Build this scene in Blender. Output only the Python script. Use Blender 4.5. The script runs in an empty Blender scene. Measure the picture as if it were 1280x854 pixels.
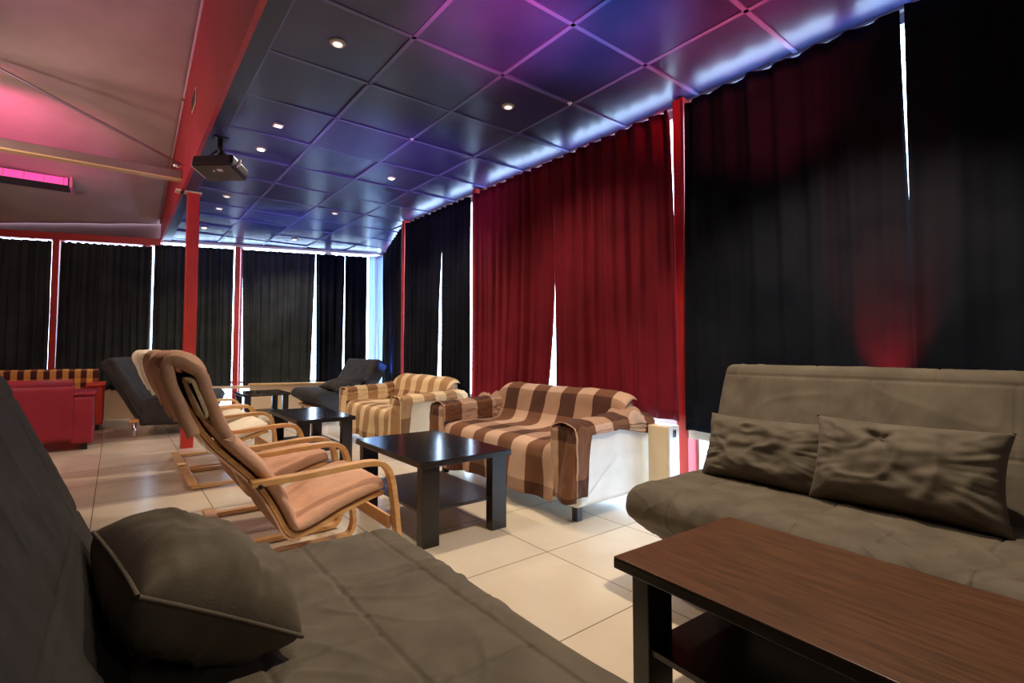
import bpy, bmesh, math, random
from math import radians as R, sin, cos, pi, sqrt, exp
from mathutils import Vector, Matrix, noise
random.seed(7)
sc = bpy.context.scene
COL = sc.collection

# ------------------------------------------------------------------ camera, world, light, exposure
F_PX, PITCH, YAW, CAM_H = 629.0, 2.5, 38.2, 1.008
cam_d = bpy.data.cameras.new('camera'); cam = bpy.data.objects.new('camera', cam_d); COL.objects.link(cam)
cam_d.sensor_width = 36.0; cam_d.lens = 36.0 * F_PX / 1280.0
cam_d.shift_y = -(427.0 - 409.54) / 1280.0
cam_d.clip_start = 0.02
cam.location = (0, 0, CAM_H)
cam.rotation_euler = (R(90 + PITCH), 0, R(-YAW))
sc.camera = cam
sc.view_settings.view_transform = 'Standard'; sc.view_settings.look = 'None'
sc.view_settings.exposure = 0.0; sc.view_settings.gamma = 1.0
sc.view_settings.use_curve_mapping = False
sc.cycles.use_denoising = True
sc.cycles.max_bounces = 8; sc.cycles.sample_clamp_indirect = 6.0
sc.cycles.caustics_reflective = False; sc.cycles.caustics_refractive = False

w = bpy.data.worlds.new('daylight'); sc.world = w; w.use_nodes = True
bg = w.node_tree.nodes['Background']
bg.inputs[0].default_value = (0.62, 0.78, 1.0, 1); bg.inputs[1].default_value = 14.0

def lamp(name, typ, loc, energy, color, **kw):
    d = bpy.data.lights.new(name, typ); d.energy = energy; d.color = color
    tgt = kw.pop('target', None); parent = kw.pop('parent', None)
    for k, v in kw.items(): setattr(d, k, v)
    o = bpy.data.objects.new(name, d); COL.objects.link(o); o.location = loc
    if tgt is not None:
        o.rotation_euler = (Vector(tgt) - Vector(loc)).to_track_quat('-Z', 'Y').to_euler()
    if parent is not None: o.parent = parent
    return o
WARM = (1.0, 0.80, 0.58)
DOWN_W = 46.0
# unseen coloured wash spots, added to tint the blue ceiling tiles
lamp('blue_wash_near', 'SPOT', (2.0, 1.3, 1.5), 75, (0.10, 0.45, 1.0), target=(2.0, 1.72, 2.67), spot_size=R(50), spot_blend=1, shadow_soft_size=.05)
lamp('pink_wash_near', 'SPOT', (1.2, 1.4, 1.5), 250, (1.0, 0.10, 0.34), target=(1.50, 1.98, 2.67), spot_size=R(46), spot_blend=1, shadow_soft_size=.05)
lamp('red_wash_near', 'SPOT', (2.3, 0.9, 1.5), 170, (1.0, 0.08, 0.12), target=(2.6, 1.4, 2.67), spot_size=R(70), spot_blend=1, shadow_soft_size=.05)
lamp('blue_wash_mid', 'SPOT', (1.5, 3.4, 1.4), 80, (0.55, 0.26, 1.0), target=(1.9, 4.6, 2.67), spot_size=R(115), spot_blend=1, shadow_soft_size=.05)
lamp('blue_wash_far', 'SPOT', (1.6, 6.4, 1.3), 90, (0.15, 0.28, 1.0), target=(1.9, 7.4, 2.67), spot_size=R(120), spot_blend=1, shadow_soft_size=.05)
lamp('pink_hall_lamp', 'SPOT', (-1.6, 5.9, 2.3), 260, (1.0, 0.12, 0.40), target=(-1.1, 6.95, 3.37), spot_size=R(68), spot_blend=1, shadow_soft_size=.08)
lamp('hall_warm_lamp', 'AREA', (-1.6, 3.4, 2.0), 17, (1.0, 0.70, 0.50), target=(-0.6, 5.6, 3.6), shape='DISK', size=.5)
lamp('hall_violet_lamp', 'SPOT', (-1.6, 3.0, 2.3), 70, (0.30, 0.25, 1.0), target=(-0.6, 4.7, 3.7), spot_size=R(70), spot_blend=1, shadow_soft_size=.08)
lamp('fascia_pink_tint', 'SPOT', (-1.7, 4.2, 2.5), 28, (1.0, 0.05, 0.25), target=(.5, 5.6, 3.0), spot_size=R(95), spot_blend=1, shadow_soft_size=.08)  # unseen, added to turn the red fascia pinker
# unseen fill light added behind the camera; warm glow for the hall
lamp('room_fill', 'AREA', (1.2, -2.2, 2.3), 9, (1.0, 0.86, 0.72), target=(1.5, 3.0, 0.9), shape='DISK', size=1.2)
lamp('hall_glow', 'AREA', (-1.6, 5.2, 2.5), 26, (1.0, 0.74, 0.62), target=(0.2, 7.6, 0.6), shape='DISK', size=.3)

# ------------------------------------------------------------------ materials
def mat(name, color, rough=.6, metal=0.0, spec=.5, emit=None, estr=0, sheen=0, coat=0):
    m = bpy.data.materials.new(name); m.use_nodes = True
    b = m.node_tree.nodes['Principled BSDF']
    b.inputs['Base Color'].default_value = (*color, 1); b.inputs['Roughness'].default_value = rough
    b.inputs['Metallic'].default_value = metal; b.inputs['Specular IOR Level'].default_value = spec
    if sheen: b.inputs['Sheen Weight'].default_value = sheen
    if coat: b.inputs['Coat Weight'].default_value = coat; b.inputs['Coat Roughness'].default_value = .12
    if emit: b.inputs['Emission Color'].default_value = (*emit, 1); b.inputs['Emission Strength'].default_value = estr
    return m
def nodes(m): return m.node_tree.nodes, m.node_tree.links, m.node_tree.nodes['Principled BSDF']
def coords(m, kind='Object', scale=(1, 1, 1)):
    N, L, b = nodes(m)
    t = N.new('ShaderNodeTexCoord'); mp = N.new('ShaderNodeMapping'); mp.inputs['Scale'].default_value = scale
    L.new(t.outputs[kind], mp.inputs[0]); return mp.outputs[0]
def add_noise(m, c1, c2, scale=5, bump=0, bscale=60, cscale=(1, 1, 1), detail=4, contrast=(.35, .65), bdist=.01):
    N, L, b = nodes(m); co = coords(m, 'Object', cscale)
    n = N.new('ShaderNodeTexNoise'); n.inputs['Scale'].default_value = scale; n.inputs['Detail'].default_value = detail
    L.new(co, n.inputs[0]); r = N.new('ShaderNodeValToRGB')
    r.color_ramp.elements[0].position = contrast[0]; r.color_ramp.elements[1].position = contrast[1]
    r.color_ramp.elements[0].color = (*c1, 1); r.color_ramp.elements[1].color = (*c2, 1)
    L.new(n.outputs[0], r.inputs[0]); L.new(r.outputs[0], b.inputs['Base Color'])
    if bump:
        n2 = N.new('ShaderNodeTexNoise'); n2.inputs['Scale'].default_value = bscale; n2.inputs['Detail'].default_value = 3
        L.new(co, n2.inputs[0]); bp = N.new('ShaderNodeBump'); bp.inputs['Strength'].default_value = bump
        bp.inputs['Distance'].default_value = bdist
        L.new(n2.outputs[0], bp.inputs['Height']); L.new(bp.outputs[0], b.inputs['Normal'])
    return m
def math_n(N, L, op, a, b=None):
    n = N.new('ShaderNodeMath'); n.operation = op
    for i, v in enumerate((a, b)):
        if v is None: continue
        if isinstance(v, (int, float)): n.inputs[i].default_value = v
        else: L.new(v, n.inputs[i])
    return n.outputs[0]

M = {}
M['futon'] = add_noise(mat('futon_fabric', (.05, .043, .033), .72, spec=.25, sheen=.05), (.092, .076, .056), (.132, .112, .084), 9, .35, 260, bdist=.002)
M['futon_dark'] = add_noise(mat('charcoal_and_shaded_fabric', (.03, .03, .033), .8, spec=.2), (.032, .030, .031), (.048, .045, .044), 9, .3, 260, bdist=.002)
M['curtain_black'] = add_noise(mat('black_curtain_cloth', (.01, .011, .016), .85, spec=.1), (.004, .0055, .0105), (.009, .011, .018), 3, .2, 300, bdist=.001)
M['curtain_green'] = add_noise(mat('dark_grey_curtain_cloth', (.02, .025, .025), .75, spec=.2), (.022, .028, .029), (.038, .046, .046), 3, .2, 300, bdist=.001)
M['curtain_red'] = add_noise(mat('crimson_curtain_cloth', (.2, .008, .016), .8, spec=.2, sheen=.0), (.15, .006, .016), (.21, .009, .022), 3, .2, 300, bdist=.001)
M['red_paint'] = add_noise(mat('red_paint', (.45, .025, .02), .45), (.42, .028, .024), (.52, .036, .03), 6, .05, 90)
M['red_fascia'] = add_noise(mat('red_panel', (.5, .03, .05), .4), (.45, .02, .035), (.52, .03, .045), 3, .05, 30)
M['blue_paint'] = mat('navy_paint', (.03, .04, .085), .4)
M['red_leather'] = add_noise(mat('red_upholstery', (.35, .012, .03), .55), (.26, .008, .026), (.32, .012, .034), 5, .2, 120, bdist=.002)
M['orange_red'] = mat('bright_red_upholstery', (.55, .04, .02), .6)
M['white_leather'] = add_noise(mat('white_sofa_fabric', (.62, .58, .5), .55), (.74, .72, .66), (.84, .82, .76), 6, .2, 120, bdist=.002)
M['cream_leather'] = add_noise(mat('cream_sofa_fabric', (.6, .47, .28), .55), (.60, .47, .28), (.68, .54, .34), 6, .2, 120, bdist=.002)
M['black_wood'] = add_noise(mat('black_brown_wood', (.012, .009, .008), .28, spec=.5), (.010, .008, .0075), (.02, .014, .012), 4, .08, 60, (1, .08, 1), bdist=.002)
M['black_gloss'] = mat('black_gloss_veneer', (.011, .009, .010), .17, spec=.6)
M['walnut'] = add_noise(mat('walnut_top', (.06, .025, .014), .36), (.062, .027, .013), (.115, .050, .023), 14, .15, 60, (6, .5, 1), detail=8, bdist=.001)
M['birch'] = add_noise(mat('bent_birch', (.7, .4, .16), .38), (.60, .32, .12), (.76, .45, .19), 12, .03, 60, (1, 1, 3))
M['birch_pale'] = add_noise(mat('pale_birch', (.75, .52, .26), .4), (.70, .47, .22), (.82, .58, .30), 12, .03, 60)
M['rose_cotton'] = add_noise(mat('rose_beige_cotton', (.62, .36, .25), .9, spec=.15), (.56, .33, .225), (.68, .42, .30), 6, .5, 40, bdist=.006)
M['tan_cotton'] = add_noise(mat('tan_cotton', (.5, .38, .24), .9, spec=.15), (.46, .34, .21), (.56, .43, .28), 6, .4, 50, bdist=.005)
M['cream_cotton'] = add_noise(mat('cream_cotton', (.82, .74, .58), .9, spec=.15), (.78, .70, .55), (.86, .80, .66), 6, .4, 40, bdist=.005)
M['chrome'] = mat('chrome', (.8, .82, .85), .18, 1)
M['black_plastic'] = mat('black_plastic', (.012, .012, .013), .35)
M['grey_plastic'] = mat('grey_plastic', (.045, .040, .030), .5)
M['pale_plastic'] = mat('pale_plastic', (.55, .5, .45), .5)
M['white_paint'] = mat('white_paint', (.78, .76, .70), .4)
M['cream_paint'] = mat('cream_paint', (.72, .58, .38), .5)
M['steel'] = mat('painted_steel', (.32, .27, .27), .4, .3)
M['window_frame'] = mat('window_frame_paint', (.7, .72, .74), .4)
M['lens'] = mat('emissive_face', (1, .9, .8), .3, emit=(1, .86, .66), estr=14)
M['lens_dim'] = mat('lamp_face_dim', (.9, .85, .8), .3, emit=(1, .82, .74), estr=1.1)
M['pink_face'] = mat('pink_glow_face', (.9, .2, .5), .4, emit=(1, .05, .36), estr=.8)
M['sheer'] = mat('sheer_blue_white_cloth', (.72, .82, .9), .8)
N_, L_, b_ = nodes(M['sheer']); b_.inputs['Transmission Weight'].default_value = 0
_tr = N_.new('ShaderNodeBsdfTranslucent'); _tr.inputs[0].default_value = (.75, .85, .95, 1)
_mx = N_.new('ShaderNodeMixShader'); _mx.inputs[0].default_value = .55
L_.new(b_.outputs[0], _mx.inputs[1]); L_.new(_tr.outputs[0], _mx.inputs[2]); L_.new(_mx.outputs[0], N_['Material Output'].inputs[0])
# thin glass
g = bpy.data.materials.new('window_glass'); g.use_nodes = True; N_, L_ = g.node_tree.nodes, g.node_tree.links
N_.clear(); _o = N_.new('ShaderNodeOutputMaterial'); _t = N_.new('ShaderNodeBsdfTransparent'); _t.inputs[0].default_value = (.93, .97, 1, 1)
_g = N_.new('ShaderNodeBsdfGlossy'); _g.inputs['Roughness'].default_value = .02; _m = N_.new('ShaderNodeMixShader'); _m.inputs[0].default_value = .06
L_.new(_t.outputs[0], _m.inputs[1]); L_.new(_g.outputs[0], _m.inputs[2]); L_.new(_m.outputs[0], _o.inputs[0]); M['glass'] = g
# ceiling tile paint
m = mat('navy_ceiling_tile', (.03, .035, .11), .3, spec=.6); M['tile'] = m
add_noise(m, (.024, .028, .105), (.040, .042, .14), 2.5, .12, 170, bdist=.003)
M['tbar'] = mat('navy_ceiling_grid', (.13, .13, .32), .4)
# hall ceiling fabric
m = mat('hall_ceiling_panel', (.62, .5, .42), .42); M['hall_ceiling'] = m
add_noise(m, (.40, .33, .27), (.56, .47, .39), 1.6, .25, 1.5, detail=5, contrast=(.3, .75), bdist=.05)
M['hall_wall'] = mat('hall_wall_paint', (.14, .06, .06), .7)
M['pavement'] = mat('snowy_ground', (.7, .74, .8), .9)
# floor tiles
m = mat('cream_floor_tile', (.7, .6, .45), .24, spec=.45); M['floor'] = m
N, L, b = nodes(m); tc = N.new('ShaderNodeTexCoord'); sx = N.new('ShaderNodeSeparateXYZ'); L.new(tc.outputs['Object'], sx.inputs[0])
def joint(out, off):
    f = math_n(N, L, 'FRACT', math_n(N, L, 'DIVIDE', math_n(N, L, 'ADD', out, 60 - off), .601))
    d = math_n(N, L, 'ABSOLUTE', math_n(N, L, 'SUBTRACT', f, .5))
    return math_n(N, L, 'GREATER_THAN', d, .5 - .0042)
j = math_n(N, L, 'MAXIMUM', joint(sx.outputs[0], (1.717 + 60) % .601), joint(sx.outputs[1], (1.90 + 60) % .601))
n = N.new('ShaderNodeTexNoise'); n.inputs['Scale'].default_value = 2.2; n.inputs['Detail'].default_value = 6; L.new(tc.outputs['Object'], n.inputs[0])
cr = N.new('ShaderNodeValToRGB'); cr.color_ramp.elements[0].color = (.62, .54, .42, 1); cr.color_ramp.elements[1].color = (.74, .66, .53, 1)
cr.color_ramp.elements[0].position = .3; cr.color_ramp.elements[1].position = .7; L.new(n.outputs[0], cr.inputs[0])
mx = N.new('ShaderNodeMix'); mx.data_type = 'RGBA'; L.new(j, mx.inputs['Factor']); L.new(cr.outputs[0], mx.inputs['A']); mx.inputs['B'].default_value = (.20, .14, .09, 1)
L.new(mx.outputs['Result'], b.inputs['Base Color'])
bp = N.new('ShaderNodeBump'); bp.inputs['Strength'].default_value = .4; bp.inputs['Distance'].default_value = .004
L.new(math_n(N, L, 'SUBTRACT', 1, j), bp.inputs['Height']); L.new(bp.outputs[0], b.inputs['Normal'])
# plaid throws: uv in metres
def plaid(name, cream, mid, dark, pu=.31, pv=.50, wu=.5, wv=.36):
    m = mat(name, cream, .9, spec=.12, sheen=.1); N, L, b = nodes(m)
    uv = N.new('ShaderNodeUVMap'); uv.uv_map = 'UVMap'; s = N.new('ShaderNodeSeparateXYZ'); L.new(uv.outputs[0], s.inputs[0])
    def band(o, p, wd):
        f = math_n(N, L, 'FRACT', math_n(N, L, 'DIVIDE', math_n(N, L, 'ADD', o, 50 * p), p)); return math_n(N, L, 'LESS_THAN', f, wd)
    a = band(s.outputs[0], pu, wu); c = band(s.outputs[1], pv, wv)
    sm = math_n(N, L, 'ADD', math_n(N, L, 'MULTIPLY', a, .5), math_n(N, L, 'MULTIPLY', c, .32))
    r = N.new('ShaderNodeValToRGB'); r.color_ramp.interpolation = 'CONSTANT'; e = r.color_ramp.elements
    e[0].position = 0; e[0].color = (*cream, 1); e[1].position = .25; e[1].color = (*[(x * .5 + y * .5) for x, y in zip(cream, mid)], 1)
    q = e.new(.45); q.color = (*mid, 1); q = e.new(.7); q.color = (*dark, 1)
    L.new(sm, r.inputs[0]); L.new(r.outputs[0], b.inputs['Base Color'])
    n2 = N.new('ShaderNodeTexNoise'); n2.inputs['Scale'].default_value = 350; L.new(uv.outputs[0], n2.inputs[0])
    bp = N.new('ShaderNodeBump'); bp.inputs['Strength'].default_value = .3; bp.inputs['Distance'].default_value = .002
    L.new(n2.outputs[0], bp.inputs['Height']); L.new(bp.outputs[0], b.inputs['Normal']); return m
M['plaid_rose'] = plaid('brown_rose_plaid', (.60, .40, .29), (.19, .085, .045), (.085, .035, .022))
M['plaid_gold'] = plaid('brown_gold_plaid', (.74, .57, .33), (.42, .25, .12), (.22, .11, .05), .24, .44)
M['plaid_orange'] = plaid('orange_check', (.75, .42, .10), (.30, .09, .04), (.06, .02, .02), .13, .13, .5, .5)

# ------------------------------------------------------------------ helpers
def mesh_from(bm, name, material, parent=None, smooth=False, loc=None):
    me = bpy.data.meshes.new(name); bmesh.ops.recalc_face_normals(bm, faces=bm.faces) if not bm.get('keep', False) else None
    bm.to_mesh(me); bm.free()
    if smooth:
        for p in me.polygons: p.use_smooth = True
    mats = material if isinstance(material, (list, tuple)) else [material]
    for q in mats: me.materials.append(q)
    o = bpy.data.objects.new(name, me); COL.objects.link(o)
    if loc: o.location = loc
    if parent is not None: o.parent = parent
    return o
class BM:
    def __init__(s): s.bm = bmesh.new()
    def box(s, x0, x1, y0, y1, z0, z1, bev=0, seg=2, mi=0, mtx=None):
        r = bmesh.ops.create_cube(s.bm, size=1)
        vs = r['verts']
        for v in vs: v.co = Vector(((x0 + x1) / 2 + v.co.x * (x1 - x0), (y0 + y1) / 2 + v.co.y * (y1 - y0), (z0 + z1) / 2 + v.co.z * (z1 - z0)))
        fs = list({f for v in vs for f in v.link_faces})
        if bev:
            es = list({e for v in vs for e in v.link_edges})
            rr = bmesh.ops.bevel(s.bm, geom=es, offset=bev, segments=seg, affect='EDGES', profile=.5)
            fs = rr['faces'] + [f for f in fs if f.is_valid]
            vs = list({v for f in fs if f.is_valid for v in f.verts})
        for f in fs:
            if f.is_valid: f.material_index = mi
        if mtx is not None:
            for v in vs: v.co = mtx @ v.co
        return s
    def tube(s, pts, rad, n=12, mi=0, cap=True):
        pts = [Vector(p) for p in pts]; rings = []
        up = Vector((0, 0, 1))
        for i, p in enumerate(pts):
            d = (pts[min(i + 1, len(pts) - 1)] - pts[max(i - 1, 0)]).normalized()
            a = d.cross(up); a = a.normalized() if a.length > 1e-3 else d.cross(Vector((1, 0, 0))).normalized()
            b2 = d.cross(a).normalized(); r = rad[i] if isinstance(rad, (list, tuple)) else rad
            rings.append([s.bm.verts.new(p + a * r * cos(2 * pi * k / n) + b2 * r * sin(2 * pi * k / n)) for k in range(n)])
        for A, B in zip(rings, rings[1:]):
            for k in range(n):
                f = s.bm.faces.new((A[k], A[(k + 1) % n], B[(k + 1) % n], B[k])); f.material_index = mi; f.smooth = True
        if cap:
            for A in (rings[0], rings[-1]): f = s.bm.faces.new(A); f.material_index = mi
        return s
    def poly(s, pts, mi=0):
        f = s.bm.faces.new([s.bm.verts.new(p) for p in pts]); f.material_index = mi; return s
    def prism(s, prof, y0, y1, mi=0):     # prof in XZ, extruded on Y
        A = [s.bm.verts.new((x, y0, z)) for x, z in prof]; B = [s.bm.verts.new((x, y1, z)) for x, z in prof]
        n = len(prof)
        s.bm.faces.new(A).material_index = mi; s.bm.faces.new(B[::-1]).material_index = mi
        for k in range(n): s.bm.faces.new((A[k], B[k], B[(k + 1) % n], A[(k + 1) % n])).material_index = mi
        return s
    def ribbon(s, path, th, y0, y1, mi=0):
        """bent-wood strip: 2D path in XZ given thickness th, width y0..y1"""
        P = [Vector(p) for p in path]; n = len(P); rows = []
        for i in range(n):
            d = (P[min(i + 1, n - 1)] - P[max(i - 1, 0)]).normalized(); nr = Vector((-d.y, d.x)) * th / 2
            a, b2 = P[i] + nr, P[i] - nr
            rows.append([s.bm.verts.new((q.x, y, q.y)) for q, y in ((a, y0), (a, y1), (b2, y1), (b2, y0))])
        for A, B in zip(rows, rows[1:]):
            for k in range(4): s.bm.faces.new((A[k], A[(k + 1) % 4], B[(k + 1) % 4], B[k])).material_index = mi
        s.bm.faces.new(rows[0]); s.bm.faces.new(rows[-1][::-1]); return s
    def build(s, name, material, parent=None, smooth=False, loc=None, bevel=0):
        bmesh.ops.recalc_face_normals(s.bm, faces=s.bm.faces)
        me = bpy.data.meshes.new(name); s.bm.to_mesh(me); s.bm.free()
        if smooth:
            for p in me.polygons: p.use_smooth = True
        for q in (material if isinstance(material, (list, tuple)) else [material]): me.materials.append(q)
        o = bpy.data.objects.new(name, me); COL.objects.link(o)
        if loc: o.location = loc
        if parent is not None: o.parent = parent
        if bevel:
            md = o.modifiers.new('bevel', 'BEVEL'); md.width = bevel; md.segments = 2; md.limit_method = 'ANGLE'
        return o
def catmull(P, sub=8, closed=False):
    P = [Vector(p) for p in P]; n = len(P); out = []
    for i in range(n if closed else n - 1):
        if closed: p0, p1, p2, p3 = P[i - 1], P[i], P[(i + 1) % n], P[(i + 2) % n]
        else: p0, p1, p2, p3 = P[max(i - 1, 0)], P[i], P[i + 1], P[min(i + 2, n - 1)]
        for k in range(sub):
            t = k / sub
            out.append(.5 * ((2 * p1) + (p2 - p0) * t + (2 * p0 - 5 * p1 + 4 * p2 - p3) * t * t + (3 * p1 - p0 - 3 * p2 + p3) * t ** 3))
    if not closed: out.append(P[-1])
    return out
def resample(P, n, closed=True):
    Q = list(P) + ([P[0]] if closed else []); L = [0]
    for a, b in zip(Q, Q[1:]): L.append(L[-1] + (b - a).length)
    out = []; j = 0; m = n if closed else n - 1
    for k in range(n):
        t = L[-1] * k / m
        while j < len(L) - 2 and L[j + 1] < t: j += 1
        s = (t - L[j]) / max(L[j + 1] - L[j], 1e-9); out.append(Q[j].lerp(Q[j + 1], min(max(s, 0), 1)))
    return out
def fillet(P, r, seg=6):
    """round the corners of a closed 2D polygon; r one number or one per corner"""
    out = []; n = len(P); P = [Vector(p) for p in P]
    for i in range(n):
        rr = r[i] if isinstance(r, (list, tuple)) else r
        a, b, c = P[i - 1], P[i], P[(i + 1) % n]; u = (a - b); v = (c - b)
        q = min(rr, u.length * .48, v.length * .48); p1 = b + u.normalized() * q; p2 = b + v.normalized() * q
        for k in range(seg + 1):
            t = k / seg; out.append(p1 * (1 - t) ** 2 + b * 2 * t * (1 - t) + p2 * t * t)
    return out
def slab(prof, y0, y1, r, name, material, parent, npro=120, ny=120, disp=None, loc=None, mirror=False):
    """upholstered block: closed XZ profile swept along Y, rounded ends of radius r, surface displaced by disp(x,y,z,nx,nz)"""
    P = resample([Vector(p) for p in prof], npro); n = npro
    area = sum(P[i].x * P[(i + 1) % n].y - P[(i + 1) % n].x * P[i].y for i in range(n))
    if area < 0: P.reverse()
    Nn = []
    for i in range(n):
        d = (P[(i + 1) % n] - P[i - 1]).normalized(); Nn.append(Vector((d.y, -d.x)))
    ys = []; k = 6
    for i in range(k): ys.append((y0 + r * (1 - cos(pi / 2 * i / k)), r * (1 - sin(pi / 2 * i / k))))
    m = max(ny, 2)
    for i in range(m + 1): ys.append((y0 + r + (y1 - y0 - 2 * r) * i / m, 0))
    for i in range(k - 1, -1, -1): ys.append((y1 - r * (1 - cos(pi / 2 * i / k)), r * (1 - sin(pi / 2 * i / k))))
    bm = bmesh.new(); rows = []
    for y, ins in ys:
        row = []
        for p, nn in zip(P, Nn):
            q = p - nn * ins; d = disp(q.x, y, q.y, nn.x, nn.y) if disp else 0
            q = q + nn * d; row.append(bm.verts.new((-q.x if mirror else q.x, y, q.y)))
        rows.append(row)
    for A, B in zip(rows, rows[1:]):
        for i in range(n): bm.faces.new((A[i], A[(i + 1) % n], B[(i + 1) % n], B[i]))
    bm.faces.new(rows[0]); bm.faces.new(rows[-1][::-1])
    bmesh.ops.recalc_face_normals(bm, faces=bm.faces)
    me = bpy.data.meshes.new(name); bm.to_mesh(me); bm.free()
    for p in me.polygons: p.use_smooth = len(p.vertices) < 5
    me.materials.append(material); o = bpy.data.objects.new(name, me); COL.objects.link(o)
    if parent is not None: o.parent = parent
    if loc: o.location = loc
    return o
def sheet(fn, nu, nv, name, material, parent=None, thick=.006, uvf=None, loc=None, bm=None):
    """cloth sheet: fn(i/nu, j/nv)->xyz, uvf -> metres"""
    own = bm is None
    if own: bm = bmesh.new(); bm.loops.layers.uv.new('UVMap')
    uvl = bm.loops.layers.uv[0]
    V = [[bm.verts.new(fn(i / nu, j / nv)) for j in range(nv + 1)] for i in range(nu + 1)]
    for i in range(nu):
        for j in range(nv):
            f = bm.faces.new((V[i][j], V[i + 1][j], V[i + 1][j + 1], V[i][j + 1])); f.smooth = True
            for lp, (a, b2) in zip(f.loops, ((i, j), (i + 1, j), (i + 1, j + 1), (i, j + 1))):
                lp[uvl].uv = uvf(a / nu, b2 / nv) if uvf else (a / nu, b2 / nv)
    if not own: return bm
    me = bpy.data.meshes.new(name); bm.to_mesh(me); bm.free(); me.materials.append(material)
    o = bpy.data.objects.new(name, me); COL.objects.link(o)
    if parent is not None: o.parent = parent
    if loc: o.location = loc
    if thick:
        md = o.modifiers.new('thick', 'SOLIDIFY'); md.thickness = thick; md.offset = 0
    return o
def tag(o, label=None, cat=None, group=None, kind=None):
    if label: o['label'] = label
    if cat: o['category'] = cat
    if group: o['group'] = group
    if kind: o['kind'] = kind
    return o
def struct(o): o['kind'] = 'structure'; return o
def thing(name, label, cat, loc=(0, 0, 0), rz=0, group=None):
    o = bpy.data.objects.new(name, None); COL.objects.link(o); o.location = loc; o.rotation_euler = (0, 0, rz)
    o.empty_display_size = .1
    return tag(o, label, cat, group)
def copy_tree(o, parent=None):
    kids = list(o.children); c = o.copy(); COL.objects.link(c); c.parent = parent
    for ch in kids: copy_tree(ch, c)
    return c
def nz(x, y, z, s=1): return noise.noise(Vector((x * s, y * s, z * s)))

# ------------------------------------------------------------------ setting
CE = 2.67                       # low ceiling
WX = 2.95                       # right wall line
K0 = (WX, 6.0); K1 = (3.66, 8.12)   # angled bay of the right wall
def FY(x): return 9.36 - .34 * x    # far curtain line
EX, EY = .9468, -.3219
LX, BY = -3.6, -2.6
bm = BM(); bm.poly([(LX, BY, 0), (WX + .15, BY, 0), (WX + .15, 5.98, 0), (3.95, 8.35, 0), (LX, 11.0, 0)])
struct(bm.build('floor', M['floor']))
bm = BM(); bm.poly([(-30, -30, -.12), (30, -30, -.12), (30, 40, -.12), (-30, 40, -.12)])
struct(bm.build('ground', M['pavement']))
# low ceiling: navy tiles each hung a touch out of level, on a grid
def clip(poly, a, b, c):        # keep a*x+b*y<=c
    out = []
    for i, p in enumerate(poly):
        q = poly[(i + 1) % len(poly)]; dp = a * p[0] + b * p[1] - c; dq = a * q[0] + b * q[1] - c
        if dp <= 0: out.append(p)
        if dp * dq < 0: t = dp / (dp - dq); out.append((p[0] + (q[0] - p[0]) * t, p[1] + (q[1] - p[1]) * t))
    return out
bm = BM(); S = .591; gx0 = .615; gy0 = 1.776
nseg = Vector((K1[1] - K0[1], -(K1[0] - K0[0]))).normalized()
def clipc(p, grow=0):
    p = clip(p, .34, 1, 9.50 + grow)                                   # far wall
    if not p: return p
    lim = nseg.x * K0[0] + nseg.y * K0[1] + .06
    if max(v[1] for v in p) > 6.0: 
        p = clip(p, nseg.x, nseg.y, lim)
    return p
rnd = random.Random(5)
for i in range(0, 6):
    for jn in range(-8, 14):
        x0, y0 = gx0 + i * S, gy0 + jn * .6; x1, y1 = min(x0 + S, 4.2), y0 + .6
        if y1 < 6.05: x1 = min(x1, WX + .05)
        if x1 - x0 < .02: continue
        p = clipc([(x0 + .012, y0 + .012), (x1 - .012, y0 + .012), (x1 - .012, y1 - .012), (x0 + .012, y1 - .012)])
        if len(p) < 3: continue
        a, b2, c = rnd.gauss(0, .006), rnd.gauss(0, .008), rnd.uniform(0, .002); cx, cy = (x0 + x1) / 2, (y0 + y1) / 2
        N1 = 4; 
        if len(p) == 4:      # sagging centre
            grid = [[bm.bm.verts.new((p[0][0] + (p[2][0] - p[0][0]) * u / N1, p[0][1] + (p[2][1] - p[0][1]) * v / N1,
                     CE + .004 + c + a * (u / N1 - .5) + b2 * (v / N1 - .5) - .0035 * sin(pi * u / N1) * sin(pi * v / N1))) for v in range(N1 + 1)] for u in range(N1 + 1)]
            for u in range(N1):
                for v in range(N1): bm.bm.faces.new((grid[u][v], grid[u][v + 1], grid[u + 1][v + 1], grid[u + 1][v])).smooth = True
        else: bm.poly([(q[0], q[1], CE + .004 + a * (q[0] - cx) + b2 * (q[1] - cy)) for q in p][::-1])
for i in range(0, 6):           # T bars
    x = gx0 + i * S
    if x < WX: bm.box(x - .012, x + .012, BY, 9.3 - .34 * x, CE - .002, CE + .02, mi=1)
for jn in range(-8, 13):
    y = gy0 + jn * .6; x1 = WX + .1 if y < 6 else min(K0[0] + (y - K0[1]) * .335, (9.4 - y) / .34)
    if x1 > .7: bm.box(gx0, x1, y - .012, y + .012, CE - .002, CE + .02, mi=1)
# soffit strip and a lid above
pl = [(.50, BY), (WX + .2, BY), (WX + .2, 6.0), (3.9, 8.2), (.50, 9.36)]
bm.poly([(x, y, CE + .05) for x, y in pl], mi=1)
struct(bm.build('ceiling', [M['tile'], M['tbar']]))
bm = BM(); bm.box(.50, .615, BY, 9.17, CE - .012, CE + .06)
struct(bm.build('trim_1', M['blue_paint']))
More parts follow.
